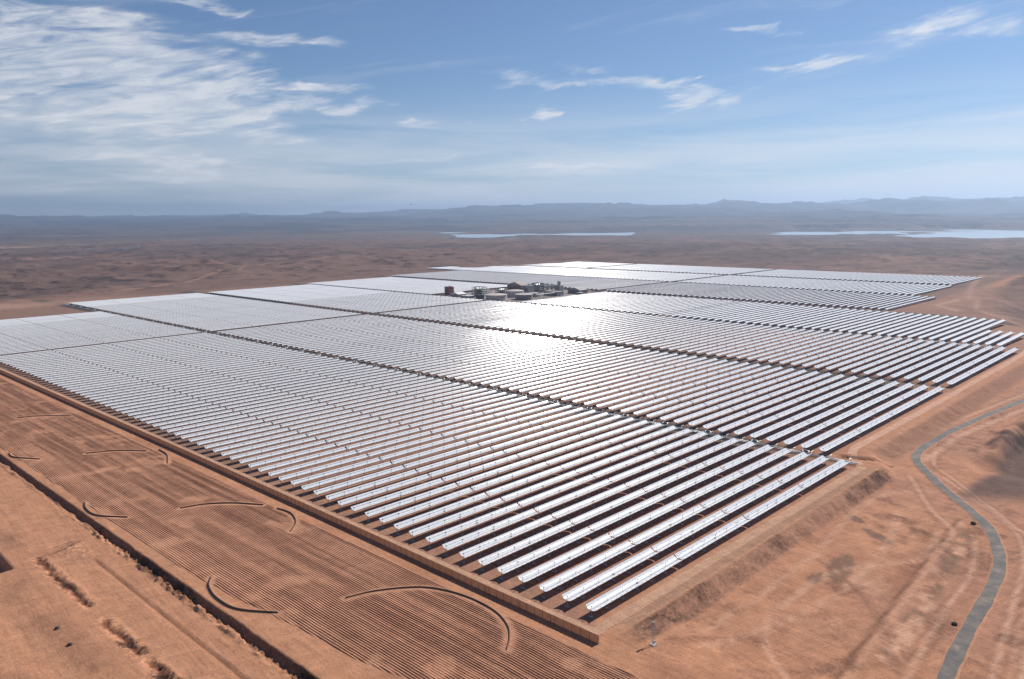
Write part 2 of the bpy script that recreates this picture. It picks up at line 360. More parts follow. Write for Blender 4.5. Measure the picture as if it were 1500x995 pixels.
# furrowed strip between terrace and wind fence
def furrows():
    P = 1.42; us = np.arange(165.5, 256.2, P/8); vs = np.concatenate([np.arange(160, 700, 2.2), np.arange(700, 1500, 4.)])
    U, V = np.meshgrid(us, vs); u = U.ravel(); v = V.ravel()
    lo = 166.5+np.interp(v, [200, 246, 272, 330, 394, 520], [23, 19.5, 15, 9.5, 3, 1.5])+(fbm(u*0, v, 14, 2, 201)-.5)*3
    hi = np.full_like(v, 255.3)-(fbm(u*0+9, v, 17, 2, 205)-.5)*2
    wob = (fbm(u*0, v, 38, 3, 208)-.5)*1.6+(fbm(u, v, 60, 2, 209)-.5)*1.2
    ph = (u+wob)/P; rowid = np.floor(ph)
    amp = .17+.14*vnoise(rowid*.71, v/90, 4)
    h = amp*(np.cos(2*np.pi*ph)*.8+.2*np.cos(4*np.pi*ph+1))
    arc_clear = 1.
    for a in ARCS:
        pts = [(p.x, p.y) for p in a]; arc_clear = arc_clear*(1-np.exp(-(seg_dist(u, v, pts)/2.6)**4))
    msk = smooth(0, 2.2, u-lo)*smooth(0, 2.2, hi-u)*smooth(165, 176, v)
    patch = smooth(.74, .66, fbm(u, v, 20, 3, 211)) 
    h = h*(.6+.4*patch)*arc_clear+(fbm(u, v, 9, 2, 213)-.5)*.12
    zz = plain(v)+(h+.22)*msk+(msk-1)*.5+.06
    zz = np.where(v > 1490, -.4, zz)
    cb = np.tile(np.array((.58,.325,.20)), (len(u), 1))
    cb = lerp(cb, (.49,.265,.162), smooth(.45, .7, fbm(u, v, 55, 4, 220))*.6)
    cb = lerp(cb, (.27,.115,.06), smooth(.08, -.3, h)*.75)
    cb = lerp(cb, (.5,.29,.18), smooth(.5, .7, fbm(u, v*.2, 8, 3, 223))*.3)
    n_, k_ = len(vs), len(us); I = np.arange(n_*k_).reshape(n_, k_)
    f = np.stack([I[:-1,:-1], I[:-1,1:], I[1:,1:], I[1:,:-1]], -1).reshape(-1, 4)
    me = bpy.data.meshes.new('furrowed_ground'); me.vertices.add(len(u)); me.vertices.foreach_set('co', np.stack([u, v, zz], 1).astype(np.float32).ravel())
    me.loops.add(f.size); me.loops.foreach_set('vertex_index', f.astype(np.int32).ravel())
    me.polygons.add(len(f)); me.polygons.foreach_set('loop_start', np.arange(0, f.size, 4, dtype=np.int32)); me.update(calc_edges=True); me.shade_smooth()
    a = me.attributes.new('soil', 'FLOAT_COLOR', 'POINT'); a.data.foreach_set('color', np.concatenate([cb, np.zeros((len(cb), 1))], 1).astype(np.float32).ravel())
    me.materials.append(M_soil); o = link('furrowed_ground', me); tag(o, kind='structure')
ARC_DEF = [
 ([(211,321),(226,316),(243,304),(251,290),(254,272),(252.5,255),(247,242),(240,234),(232,228)], 'long curved earth-dark barrier hooking round in the nearest furrows beside the wind fence'),
 ([(176,395),(170,385),(166.8,369),(168.5,351),(180,333)], 'curved dark barrier bulging toward the bank edge, nearest to the trench ditches'),
 ([(209,509),(224,504),(238,492),(250,474)], 'curved dark barrier running up to the wind fence, upper side of the middle furrows'),
 ([(253,461),(254.5,447),(249,431),(238,419)], 'short hooked barrier against the wind fence just right of a longer curved one'),
 ([(170,570),(166,555),(167,537),(179,519)], 'curved dark barrier by the bank edge, second along from the photo bottom'),
 ([(211,693),(231,683),(248,663)], 'thin gently curved barrier crossing the far furrows left of the middle ones'),
 ([(168,743),(167.5,727),(180,705)], 'curved barrier near the bank edge at the left border of the photo'),
 ([(208,875),(226,866),(246,844)], 'farthest thin curved barrier in the furrows at the left'),
 ([(257,659),(255,639),(246,616)], 'small hooked barrier close under the wind fence among the far furrows'),
]
ARCS = [catmull([(a, b, 0) for a, b in p], 8) for p, _ in ARC_DEF]
furrows()
M_net = simple('shade netting dark', (.10,.06,.045), .9, 0, .3, 2.)
M_soilb = soil_material('berm soil', (.42,.235,.145))
for P_, (_, lab) in zip(ARCS, ARC_DEF):
    root = link('curved_barrier', None, loc=(P_[0].x, P_[0].y, float(plain(P_[0].y)))); tag(root, lab, 'barrier', 'curved sand barriers in the furrows')
    mb = MB(); mr = MB(); n = len(P_)
    for i in range(n-1):
        a, b = P_[i]-P_[0], P_[i+1]-P_[0]; d = (b-a).normalized(); nn = Vector((-d.y, d.x, 0))*.16
        h = 1.15
        A = [a-nn, b-nn, b+nn, a+nn]
        lo = [p+Vector((0,0,0.)) for p in A]; hi = [p+Vector((0,0,h)) for p in A]
        mb.quad([lo[0], lo[1], hi[1], hi[0]]); mb.quad([lo[2], lo[3], hi[3], hi[2]]); mb.quad([hi[0], hi[1], hi[2], hi[3]])
        w = nn.normalized()
        for s in (-1, 1):
            mr.quad([a+w*.18*s+Vector((0,0,.55)), b+w*.18*s+Vector((0,0,.55)), b+w*2.1*s+Vector((0,0,-.1)), a+w*2.1*s+Vector((0,0,-.1))][::s])
    mb.quad([P_[0]-P_[0]+Vector((.1,-.16,0)), Vector((.1,.16,0)), Vector((.1,.16,1.1)), Vector((.1,-.16,1.1))])
    link('netting', mb.mesh('netting', M_net), root); link('sand_drift', mr.mesh('sand_drift', M_soilb), root)

# ------------------------------------------------------------------ roads and sand tracks (sheets)
def ribbon(name, pts, w, mat, dz=.09, drape=True, cross=4, zf=None, step=8):
    P = catmull([(a, b, 0) for a, b in pts], step); mb = MB(); rows = []
    for i, p in enumerate(P):
        d = (P[min(i+1, len(P)-1)]-P[max(i-1, 0)]).normalized(); n = Vector((-d.y, d.x, 0)); wv = w*(1+.07*math.sin(i*.7)+.05*math.sin(i*1.9+2)); rows.append([p+n*wv*(k/cross-.5) for k in range(cross+1)])
    allp = [q for r_ in rows for q in r_]
    hz = height(np.array([q.x for q in allp]), np.array([q.y for q in allp]))
    hz = hz.reshape(len(rows), cross+1)
    if drape == 'level': hz = np.repeat(hz.max(1)[:, None], cross+1, 1); 
    k = 7
    if drape == 'level':
        pad = np.pad(hz[:, 0], k, mode='edge'); sm = np.convolve(pad, np.ones(2*k+1)/(2*k+1), 'valid'); hz = np.maximum(hz*0+sm[:, None], hz-.0)
    V = [(q.x, q.y, float(h)+dz) for q, h in zip(allp, hz.ravel())]
    c1 = cross+1
    F = [(i*c1+j, (i+1)*c1+j, (i+1)*c1+j+1, i*c1+j+1) for i in range(len(rows)-1) for j in range(cross)]
    mb.v = V; mb.f = F; mb.m = [0]*len(F)
    if drape == 'level':
        for e in (0, cross):
            for i in range(len(rows)-1):
                a, b = V[i*c1+e], V[(i+1)*c1+e]
                sgn = 1 if e else -1
                d = (P[i+1]-P[i]).normalized(); n = Vector((-d.y, d.x, 0))*sgn*2.6
                mb.quad([a, b, (b[0]+n.x, b[1]+n.y, b[2]-1.0), (a[0]+n.x, a[1]+n.y, a[2]-1.0)], 1)
    return tag(link(name, mb.mesh(name, mat)), kind='structure')
def asphalt():
    m, nt, b = new_mat('weathered asphalt'); L = nt.links.new
    tc = nd(nt, 'ShaderNodeTexCoord'); n1 = nd(nt, 'ShaderNodeTexNoise'); setin(n1, Scale=.12, Detail=9., Roughness=.75); L(tc.outputs['Object'], n1.inputs['Vector'])
    cr = nd(nt, 'ShaderNodeValToRGB'); cr.color_ramp.elements[0].position = .4; cr.color_ramp.elements[0].color = (.075,.068,.062,1); cr.color_ramp.elements[1].position = .6; cr.color_ramp.elements[1].color = (.16,.125,.10,1); e_ = cr.color_ramp.elements.new(.72); e_.color = (.36,.22,.15,1)
    L(n1.outputs['Fac'], cr.inputs[0]); L(cr.outputs[0], b.inputs['Base Color']); setin(b, Roughness=.85); return m
M_track = soil_material('track sand', (.52,.335,.225)); M_track2 = soil_material('track pale earth', (.60,.385,.27)); M_shoul = soil_material('road shoulder earth', (.50,.27,.165))
ribbon('asphalt_road', ROAD, 6.4, [asphalt(), M_shoul], .35, 'level')
ribbon('sand_road', [(268.5,206),(268.7,260),(269.5,400),(270.5,640),(270,900),(268,1300),(268,2000)], 9.5, M_track, .06)
ribbon('sand_road', [(262,209.5),(280,209.2),(400,209.2),(600,209.2)], 6.5, M_track, .065)
ribbon('sand_road', [(604,214),(640,231.5),(700,232.5),(930,232),(1260,236),(1420,262)], 7, M_track2, .05)
ribbon('sand_road', [(290,1291),(900,1292),(1245,1293)], 9, soil_material('crossroad earth', (.13,.10,.085)), .06)

# ------------------------------------------------------------------ wind fence
def net_material():
    m, nt, b = new_mat('sand wind netting'); L = nt.links.new
    out = nt.nodes['Material Output']; tr = nd(nt, 'ShaderNodeBsdfTranslucent'); mx = nd(nt, 'ShaderNodeMixShader'); tp = nd(nt, 'ShaderNodeBsdfTransparent')
    tc = nd(nt, 'ShaderNodeTexCoord'); n1 = nd(nt, 'ShaderNodeTexNoise'); setin(n1, Scale=.3, Detail=4.); L(tc.outputs['Object'], n1.inputs['Vector'])
    cr = nd(nt, 'ShaderNodeValToRGB'); cr.color_ramp.elements[0].color = (.36,.235,.165,1); cr.color_ramp.elements[1].color = (.50,.34,.25,1)
    L(n1.outputs['Fac'], cr.inputs[0]); L(cr.outputs[0], b.inputs['Base Color']); L(cr.outputs[0], tr.inputs['Color']); setin(b, Roughness=.9)
    mx.inputs[0].default_value = .66; L(b.outputs[0], mx.inputs[1]); L(tr.outputs[0], mx.inputs[2]); L(mx.outputs[0], out.inputs['Surface']); return m
M_fnet = net_material(); M_post = simple('fence post steel', (.36,.24,.17), .6, .2)
FX = [(264,201.5),(264.2,280),(265.2,407),(266,666),(265,900),(264,1290)]
fp = catmull([(a, b, 0) for a, b in FX], 12)
ln = [0.]
for a, b in zip(fp[:-1], fp[1:]): ln.append(ln[-1]+(b-a).length)
fence = link('wind_fence', None, loc=(264,201.5,0)); tag(fence, 'long sand-coloured wind fence of netting panels on posts beside the nearest mirror rows', 'fence')
pm = MB(); pz = 4.1
K = 420
pts = [Vector((float(np.interp(t, ln, [p.x for p in fp]))-264, float(np.interp(t, ln, [p.y for p in fp]))-201.5, 0)) for t in np.linspace(0, ln[-1], K)]
for i, p in enumerate(pts): p.z = float(plain(p.y+201.5))
for a, b in zip(pts[:-1], pts[1:]):
    for s, o_ in ((1, -.05), (-1, .05)):
        d = Vector((o_, 0, 0)); U_ = Vector((0, 0, pz))
        sag = Vector((.12, 0, 0)); mA = (a+b)/2
        pm.quad([a+d, mA+d+sag, mA+d+sag+U_, a+d+U_][::s]); pm.quad([mA+d+sag, b+d, b+d+U_, mA+d+sag+U_][::s])
link('netting_panel', pm.mesh('netting_panel', M_fnet), fence)
pp = MB(); pp.box((0,0,2.25), (.16,.16,4.3)); pp.tube((.1,0,3.6), (1.5,0,0), .06, 5); pp.box((0,0,.15), (.6,.6,.3)); pmz = pp.mesh('post', M_post)
for i in range(100):
    p = pts[min(K-1, round(i*1.9))]; link('post', pmz, fence, (p.x-.18, p.y, p.z))
mb = MB()
for i in range(190, K, 2): p = pts[i]; mb.box((p.x-.18, p.y, p.z+2.25), (.16,.16,4.3))
o = link('post', mb.mesh('distant posts', M_post), fence); o['kind'] = 'stuff'

# ------------------------------------------------------------------ solar troughs
def mirror_material():
    m, nt, b = new_mat('trough mirror glass'); L = nt.links.new
    out = nt.nodes['Material Output']
    g1 = nd(nt, 'ShaderNodeBsdfAnisotropic'); g2 = nd(nt, 'ShaderNodeBsdfAnisotropic'); df = nd(nt, 'ShaderNodeBsdfDiffuse')
    tc = nd(nt, 'ShaderNodeTexCoord'); n1 = nd(nt, 'ShaderNodeTexNoise'); setin(n1, Scale=.25, Detail=4.); L(tc.outputs['Object'], n1.inputs['Vector'])
    mr = nd(nt, 'ShaderNodeMapRange'); mr.inputs[3].default_value = .05; mr.inputs[4].default_value = .09; L(n1.outputs['Fac'], mr.inputs[0])
    g1.inputs['Color'].default_value = (.95,.91,.86,1); L(mr.outputs[0], g1.inputs['Roughness'])
    g2.inputs['Color'].default_value = (.94,.91,.87,1); g2.inputs['Roughness'].default_value = .15
    df.inputs['Color'].default_value = (.86,.84,.815,1)
    m1 = nd(nt, 'ShaderNodeMixShader'); m1.inputs[0].default_value = .18; L(g1.outputs[0], m1.inputs[1]); L(g2.outputs[0], m1.inputs[2])
    m2 = nd(nt, 'ShaderNodeMixShader'); m2.inputs[0].default_value = .64; L(m1.outputs[0], m2.inputs[1]); L(df.outputs[0], m2.inputs[2])
    L(m2.outputs[0], out.inputs['Surface']); return m
M_mir = mirror_material()
M_back = simple('mirror back paint', (.86,.85,.84), .5, 0, .08)
M_steel = simple('galvanised steel', (.42,.42,.42), .5, .5, .15, 1.)
M_tube = simple('absorber tube', (.06,.065,.08), .25, .3, .1)
AP = 3.3; FL = 1.9; AX = .28       # half aperture, focal length, vertex height above the drive axis
AZ = 3.75                               # drive axis above the ground
def prof(n): 
    return [(-AP+2*AP*k/n, AX-.3+(-AP+2*AP*k/n)**2/(4*FL)) for k in range(n+1)]
def mirror_mb(L_, mods, n, mb=None, off=(0,0,0), tilt=0., ribs=True):
    mb = mb or MB(); P = prof(n); ml = L_/mods; ct, st = math.cos(tilt), math.sin(tilt)
    def T(x, y, z): return (x+off[0], y*ct-z*st+off[1], y*st+z*ct+off[2])
    for q in range(mods):
        x0 = q*ml+.06; x1 = (q+1)*ml-.06
        c1 = n+1
        i = len(mb.v)                                   # reflecting face: its own vertices so that it shades as one smooth parabola
        for x_ in (x0, x1):
            for y_, z_ in P: mb.v.append(T(x_, y_, z_+.004))
        for k in range(n): mb.f.append((i+k, i+c1+k, i+c1+k+1, i+k+1)); mb.m.append(0)
        i = len(mb.v)                                   # painted shell behind it
        for x_ in (x0, x1):
            for dz_ in (0, -.08):
                for y_, z_ in P: mb.v.append(T(x_, y_, z_+dz_))
        for k in range(n):
            mb.f.append((i+c1+k, i+c1+k+1, i+3*c1+k+1, i+3*c1+k)); mb.m.append(1)
            mb.f.append((i+k, i+k+1, i+c1+k+1, i+c1+k)); mb.m.append(1)
            mb.f.append((i+2*c1+k, i+3*c1+k, i+3*c1+k+1, i+2*c1+k+1)); mb.m.append(1)
        for k in (0, n):
            mb.f.append((i+k, i+c1+k, i+3*c1+k, i+2*c1+k)); mb.m.append(1)
    return mb
SEG = 77.2
mm = mirror_mb(SEG, 6, 14); k0 = len(mm.f)
# torque box and cantilever arms under the mirror
for q in range(6):
    for t in (.06, .36, .66):
        xx = (q+t)*SEG/6+.5
        for s in (-1, 1):
            mm.tube((xx, 0, -.55), (xx, s*2.5, .85), .05, 4, 2)
for yy, zz in ((-.4,-.55),(.4,-.55),(0,-.05)): mm.tube((.2, yy, zz), (SEG-.2, yy, zz), .11, 5, 2)
me_mir = mm.mesh('mirror_near', [M_mir, M_back, M_steel])
me_mir.polygons.foreach_set('use_smooth', [m_ == 0 for m_ in mm.m])
mm2 = mirror_mb(SEG, 6, 8); mm2.box((SEG/2, 0, -.3), (SEG-.4, .8, .5), 2)
me_mir2 = mm2.mesh('mirror_far', [M_mir, M_back, M_steel]); me_mir2.polygons.foreach_set('use_smooth', [m_ == 0 for m_ in mm2.m])
def tube_mb(mods, big):
    mb = MB(); zt = AX-.3+FL; mb.tube((.1, 0, zt), (SEG-.1, 0, zt), .11 if big else .13, 6, 0)
    for q in range(mods*1+1):
        xx = min(max(q*SEG/mods, .3), SEG-.3)
        mb.tube((xx, 0, .05), (xx, 0, zt), .09, 4, 0); mb.box((xx, 0, zt+.02), (1.0, .42, .42), 0)
    return mb
me_tube = tube_mb(6, True).mesh('receiver_tube', M_tube)
me_tube2 = tube_mb(6, False).mesh('receiver_tube_far', M_tube)
def pylon_mb(mb, x_, drive=False):
    mb.box((x_, 0, .12), (.9, 2.6, .3), 0)
    for s in (-1, 1): mb.tube((x_, s*1.0, .1), (x_, s*.15, AZ-.2), .10, 5, 0)
    mb.tube((x_, -.6, 1.6), (x_, .6, 1.6), .06, 4, 0); mb.box((x_, 0, AZ-.15), (.35, .55, .4), 0)
    if drive: mb.box((x_, 0, AZ-.1), (.9, 1.3, .9), 0); mb.box((x_+.3, 0, 1.3), (.7, .7, 1.3), 0)
    return mb
me_pyl = pylon_mb(MB(), 0).mesh('pylon', M_steel); me_drv = pylon_mb(MB(), 0, True).mesh('drive_pylon', M_steel)
mb = MB()
for q in range(7): pylon_mb(mb, min(max(q*SEG/6, .2), SEG-.2))
mb.box((SEG/2, 0, .06), (SEG-.6, .3, .1), 0)
me_frame = mb.mesh('support_frame', M_steel)
mb = MB()
for q in range(4): mb.box((q*SEG/3, 0, AZ/2-.2), (.25, .9, AZ-.2))
mb.box((SEG/2, 0, .06), (SEG-.6, .3, .1), 0)
me_frame2 = mb.mesh('support_frame_far', M_steel)

SP = 14.9; P4 = 78.3
BLK = [  # name, u0, segments, first v, last v, tilt (degrees), left-out ranges
 ('A', 280, 4, 218.9, 1282, 0.), ('AL', 280, 4, 1301, 1775, .5), ('B', 608, 4, 243.7, 1282, 0.), ('BL', 608, 4, 1301, 2030, 1.),
 ('C', 946.5, 4, 243.7, 1282, -.5), ('CL', 946.5, 4, 1301, 2020, .5), ('D', 1275, 4, 269.4, 1205, -1.), ('DL', 1275, 4, 1512, 2070, 0.),
 ('E', 1630, 4, 542, 1232, -6.5), ('EL', 1630, 4, 1256, 2135, -4.5), ('F', 1962, 4, 598, 1232, 0.), ('FL', 1962, 4, 1256, 2330, 0.),
 ('G', 2308, 4, 612, 1232, 0.), ('GL', 2308, 4, 1256, 1815, 0.), ('GM', 2308, 4, 1845, 2190, 0.)]
rows = []
for name, u0, ns, v0, v1, tl in BLK:
    k = 0; vv = v0
    while vv <= v1:
        n_ = ns
        if name == 'D' and k < 4: n_ = 2
        rows.append((name, k, u0, n_, vv, tl)); k += 1; vv = v0+k*SP
def size_key(r):
    _, _, u0, n_, vv, _ = r; uc = u0+n_*P4/2; d2 = uc*uc+vv*vv+H*H; d = math.sqrt(d2)
    return n_*P4*5.8/d2*((H*1.+0)/d)*abs(vv)/d*1e6*(1.0 if not (r[0] == 'AL' and vv > 1650) else .5)
order = sorted(rows, key=size_key, reverse=True); things = set((r[0], r[1]) for r in order[:300]); print('rows', len(rows))
def ordn(k):
    k += 1; s = 'th' if 10 <= k % 100 <= 20 else {1:'st',2:'nd',3:'rd'}.get(k % 10, 'th'); return f'{k}{s}'
BN = {'A': 'nearest mirror block', 'AL': 'leftmost block past the crossroad', 'B': 'second block from the fence', 'BL': 'second block past the crossroad', 'C': 'third block from the fence',
      'CL': 'third block past the crossroad', 'D': 'fourth block from the fence', 'DL': 'block left of the power station', 'E': 'grey block behind the power station', 'EL': 'block behind the power station, left half',
      'F': 'pale block beyond the grey one', 'FL': 'pale far block, left half', 'G': 'farthest block', 'GL': 'farthest block, middle', 'GM': 'farthest block, left end'}
EXTRA = {('A',0): 'front right-hand mirror row, nearest the camera, edging the rubble slope'}
stuff = MB(); stuff_far = []
for name, k, u0, n_, vv, tl in rows:
    zb = float(plain(vv)); tilt = R(tl+6+random.gauss(0, .35)); jx = random.uniform(-.5, .5)
    sx = 0.
    if (name, k) in things:
        root = link('mirror_row', None, loc=(u0+jx, vv, zb))
        side = 'right' if name in 'ABCDEFG' else 'near'
        lab = EXTRA.get((name, k)) or f'{ordn(k)} trough mirror row from the {"right" if len(name) == 1 else "crossroad"} edge of the {BN[name]}'
        tag(root, lab, 'solar trough', 'parabolic mirror rows of the '+BN[name])
        near = name == 'A' and k < 16
        for s in range(n_):
            xo = s*P4; ti = tilt+R(random.gauss(0, .3))
            link('mirror', me_mir if (name == 'A' and k < 40) else me_mir2, root, (xo, 0, AZ), rx=ti)
            link('receiver_tube', me_tube if near else me_tube2, root, (xo, 0, AZ), rx=ti)
            if near:
                for q in range(6):
                    link('pylon', me_drv if (q == 3) else me_pyl, root, (xo+min(max(q*SEG/6, .25), SEG-.2), 0, 0))
                if s == n_-1: link('pylon', me_pyl, root, (xo+SEG-.2, 0, 0))
            else: link('support_frame', me_frame if name == 'A' and k < 30 else me_frame2, root, (xo, 0, 0))
    else:
        for s in range(n_):
            ti = tilt+R(random.gauss(0, .3)); mirror_mb(SEG, 1, 6, stuff, (u0+jx+s*P4, vv, zb+AZ), ti)
            stuff.box((u0+jx+s*P4+SEG/2, vv, zb+AZ/2), (SEG-2, .3, AZ-.3), 2)
sm_ = stuff.mesh('distant_mirror_rows', [M_mir, M_back, M_steel]); sm_.polygons.foreach_set('use_smooth', [m_ == 0 for m_ in stuff.m])
tag(link('distant_mirror_rows', sm_), 'mass of pale distant mirror rows filling the far blocks around the power station', 'solar field', kind='stuff')

# header pipes along the corridors, with cross-over loops at the row ends
M_pipe = simple('insulated pipe cladding', (.60,.58,.55), .45, .5, .15, .3)
CORR = [('A', 600.5, 214, 2030, 'twin silver header pipes in the corridor behind the nearest mirror block'), ('C', 1267.5, 262, 2060, 'twin silver header pipes in the corridor behind the third mirror block'),
        ('E', 1612, 520, 2120, 'twin header pipes in the corridor before the grey far block'), ('F', 2296, 600, 2150, 'twin header pipes in the corridor before the farthest block')]
for nm, uc, a, b, lab in CORR:
    root = link('header_pipe', None, loc=(uc, a, float(plain(a)))); tag(root, lab, 'pipeline', 'header pipelines between the mirror blocks')
    for s, rad in ((-1.4, .42), (1.4, .55)):
        mb = MB(); y_ = 0.; n_ = 0
        while y_ < b-a:
            y2 = min(y_+44, b-a); z1 = float(plain(a+y_)-plain(a))+1.3; z2 = float(plain(a+y2)-plain(a))+1.3
            mb.tube((s, y_, z1), (s, y2, z2), rad, 6)
            if nm in 'AC': 
                sg = 5 if s > 0 else -5
                mb.tube((s, y2-5, z2), (s+sg*.6, y2-5, z2+1.4), rad*.8, 6); mb.tube((s+sg*.6, y2-5, z2+1.4), (s+sg*.6, y2, z2+1.4), rad*.8, 6); mb.tube((s+sg*.6, y2, z2+1.4), (s, y2, z2), rad*.8, 6)
            y_ = y2
        link('pipe', mb.mesh('pipe', M_pipe, True), root)
    if nm in 'AC':
        mb = MB(); y_ = 5.
        while y_ < min(b-a, 1060):
            zz = float(plain(a+y_)-plain(a))
            mb.tube((-7.2, y_, zz+2.8), (-3, y_, zz+2.8), .16, 5); mb.tube((-3, y_, zz+2.8), (-1.4, y_+1, zz+1.4), .16, 5); mb.tube((7.2, y_+2, zz+2.8), (3, y_+2, zz+2.8), .16, 5)
            mb.tube((3, y_+2, zz+2.8), (1.4, y_+1, zz+1.4), .16, 5); mb.box((-4, y_+3, zz+.6), (1.2,.8,1.2)); y_ += SP
        link('branch_pipe', mb.mesh('branch_pipe', M_pipe), root)

# ------------------------------------------------------------------ power station
PZ = -4.0
pad = MB()
poly = [(1262,1212),(1420,1218),(1600,1222),(1612,1250),(1608,1500),(1450,1505),(1262,1500)]
pad.quad([(a, b, float(plain(b))+.12) for a, b in poly]); tag(link('gravel_yard', pad.mesh('gravel_yard', simple('yard gravel', (.24,.2,.18), .95, 0, .3, .08))), kind='structure')
def mat(n, c, **k): return simple(n, c, **k)
M_red = mat('red cladding', (.24,.045,.04)); M_beige = mat('tank cladding beige', (.56,.45,.40), rough=.5); M_dkst = mat('dark structural steel', (.085,.10,.095)); M_white = mat('white roofing', (.72,.72,.7))
M_grey = mat('grey cladding', (.28,.26,.255)); M_pink = mat('pale pink cladding', (.42,.31,.28)); M_rust = mat('rust red cladding', (.30,.13,.1)); M_glass = mat('dark window', (.03,.035,.04), rough=.2); M_conc = mat('concrete', (.38,.35,.32))
def building(name, lab, cat, u, v, w, d, h, m, roof=None, nwin=4, rtype='flat', group=None):
    z0 = float(plain(v)); root = link(name, None, loc=(u, v, z0)); tag(root, lab, cat, group)
    a = MB(); a.box((0,0,h/2), (w,d,h)); link('wall', a.mesh('wall', m), root)
    a = MB()
    if rtype == 'gable':
        i = len(a.v); e = .6
        for sx in (-w/2-e, w/2+e):
            a.v += [(sx,-d/2-e,h+.01),(sx,0,h+d*.16),(sx,d/2+e,h+.01)]
        a.f += [(0,3,4,1),(1,4,5,2),(0,1,2),(3,5,4),(0,2,5,3)]; a.m += [0]*5
    else:
        a.box((0,0,h+.3), (w+.8,d+.8,.6)); a.box((w*.2,0,h+1.2), (w*.2,d*.3,1.4)); a.box((-w*.25,d*.1,h+1.), (w*.12,d*.2,1.))
    link('roof', a.mesh('roof', roof or m), root)
    for i in range(nwin):
        a = MB(); a.box((0,0,0), (.15,d/nwin*.5,h*.22)); link('window', a.mesh('window', M_glass), root, (-w/2-.05, -d/2+d*(i+.5)/nwin, h*.6))
    a = MB(); a.box((0,0,0), (d*0+3.5,.15,min(4,h*.4))); link('door', a.mesh('door', M_dkst), root, (-w*.2, -d/2-.06, min(4,h*.4)/2+.02))
    return root
def tank(lab, u, v, r_, h, m, dome=2.6):
    z0 = float(plain(v)); root = link('storage_tank', None, loc=(u, v, z0)); tag(root, lab, 'tank', 'round storage tanks')
    a = MB(); a.lathe((0,0,0), [(r_,0),(r_,h*.5),(r_+.15,h*.5),(r_+.15,h*.52),(r_,h*.52),(r_,h)], 48); link('tank_wall', a.mesh('tank_wall', m), root)
    a = MB(); a.lathe((0,0,h), [(r_+.5,-.01),(r_+.5,.4),(r_*.6,dome*.75),(r_*.25,dome*.96),(.01,dome)], 48); a.box((0,0,h+dome+.6), (3,3,1.4)); link('tank_roof', a.mesh('tank_roof', simple('tank roof', (.55,.47,.41), .6)), root)
    a = MB()
    for k in range(16):
        t = -2.6+k*.09; a.box((math.cos(t)*(r_+.7), math.sin(t)*(r_+.7), h*(k+.5)/16), (1.6,1.2,.3), 0, t)
    link('stair', a.mesh('stair', M_dkst), root)
tank('large beige round storage tank with low conical roof, nearest the mirrors', 1310, 1310, 25, 12.5, M_beige)
tank('brownish round storage tank just right of the large beige one', 1360, 1268, 21, 12.0, mat('tank cladding brown', (.27,.215,.19)))
tank('pale-roofed round tank half hidden behind the large beige tank', 1395, 1330, 21, 14.5, M_beige)
building('boiler_hall', 'square dark red block building standing at the left end of the power station', 'building', 1318, 1485, 16, 17, 21, M_red)
building('workshop', 'low pale pink shed in front of the red block building', 'shed', 1296, 1428, 26, 30, 9, M_pink, M_white, 5, 'gable')
building('workshop', 'low white-roofed hall between the pink shed and the big tank', 'shed', 1276, 1372, 20, 24, 9, M_grey, M_white, 4)
building('control_building', 'dark low building beside the white-roofed hall', 'building', 1290, 1345, 14, 14, 11, M_dkst, M_dkst, 3)
building('turbine_hall', 'long rust-red hall at the back of the power station', 'building', 1478, 1400, 26, 50, 20, M_rust, M_pink, 6, 'gable')
building('turbine_hall', 'grey hall left of the two chimneys', 'building', 1455, 1345, 24, 26, 22, M_grey, M_grey, 4)
building('switch_building', 'small beige building between the tanks and the chimneys', 'building', 1420, 1290, 16, 22, 9, M_pink, M_white, 4)
building('pump_building', 'low grey building to the right of the chimneys', 'building', 1475, 1275, 24, 44, 10, M_grey, M_conc, 6)
building('warehouse', 'brown shed at the right end of the power station', 'shed', 1560, 1268, 30, 40, 9, mat('brown cladding', (.24,.17,.14)), M_conc, 5, 'gable')
building('gatehouse', 'tiny pale hut at the right-hand tip of the station yard', 'hut', 1530, 1236, 10, 12, 5, M_pink, M_white, 2)
def frame_tower(lab, u, v, w, d, h, lev, name='steam_generator'):
    z0 = float(plain(v)); root = link(name, None, loc=(u, v, z0)); tag(root, lab, 'plant frame', 'open steel process frames')
    a = MB()
    for i in range(4):
        for j in range(3): a.box((-w/2+w*i/3, -d/2+d*j/2, h/2), (.8,.8,h))
    for k in range(1, lev+1):
        zz = h*k/lev
        for i in range(4): a.box((-w/2+w*i/3, 0, zz), (.6,d,.6))
        for j in range(3): a.box((0, -d/2+d*j/2, zz), (w,.6,.6))
    link('steel_frame', a.mesh('steel_frame', M_dkst), root)
    a = MB()
    for k in range(lev): a.box((0,0,h*k/lev+.6+h/lev*.02), (w*.96,d*.96,.25))
    link('deck', a.mesh('deck', M_grey), root)
    for k in range(lev):
        a = MB(); zz = h*k/lev+h/lev*.45; a.tube((-w*.38,0,zz), (w*.38,0,zz), h/lev*.3, 12); a.tube((-w*.3,d*.3,zz), (w*.3,d*.3,zz), h/lev*.2, 10)
        link('vessel', a.mesh('vessel', M_pipe), root)
frame_tower('dark open steel frame with vessels, tallest left of the big tank', 1352, 1412, 24, 26, 22, 4)
frame_tower('dark steel frame rising behind the rust-red hall', 1500, 1350, 22, 22, 25, 4)
frame_tower('low steel frame behind the round tanks', 1405, 1385, 20, 24, 17, 3)
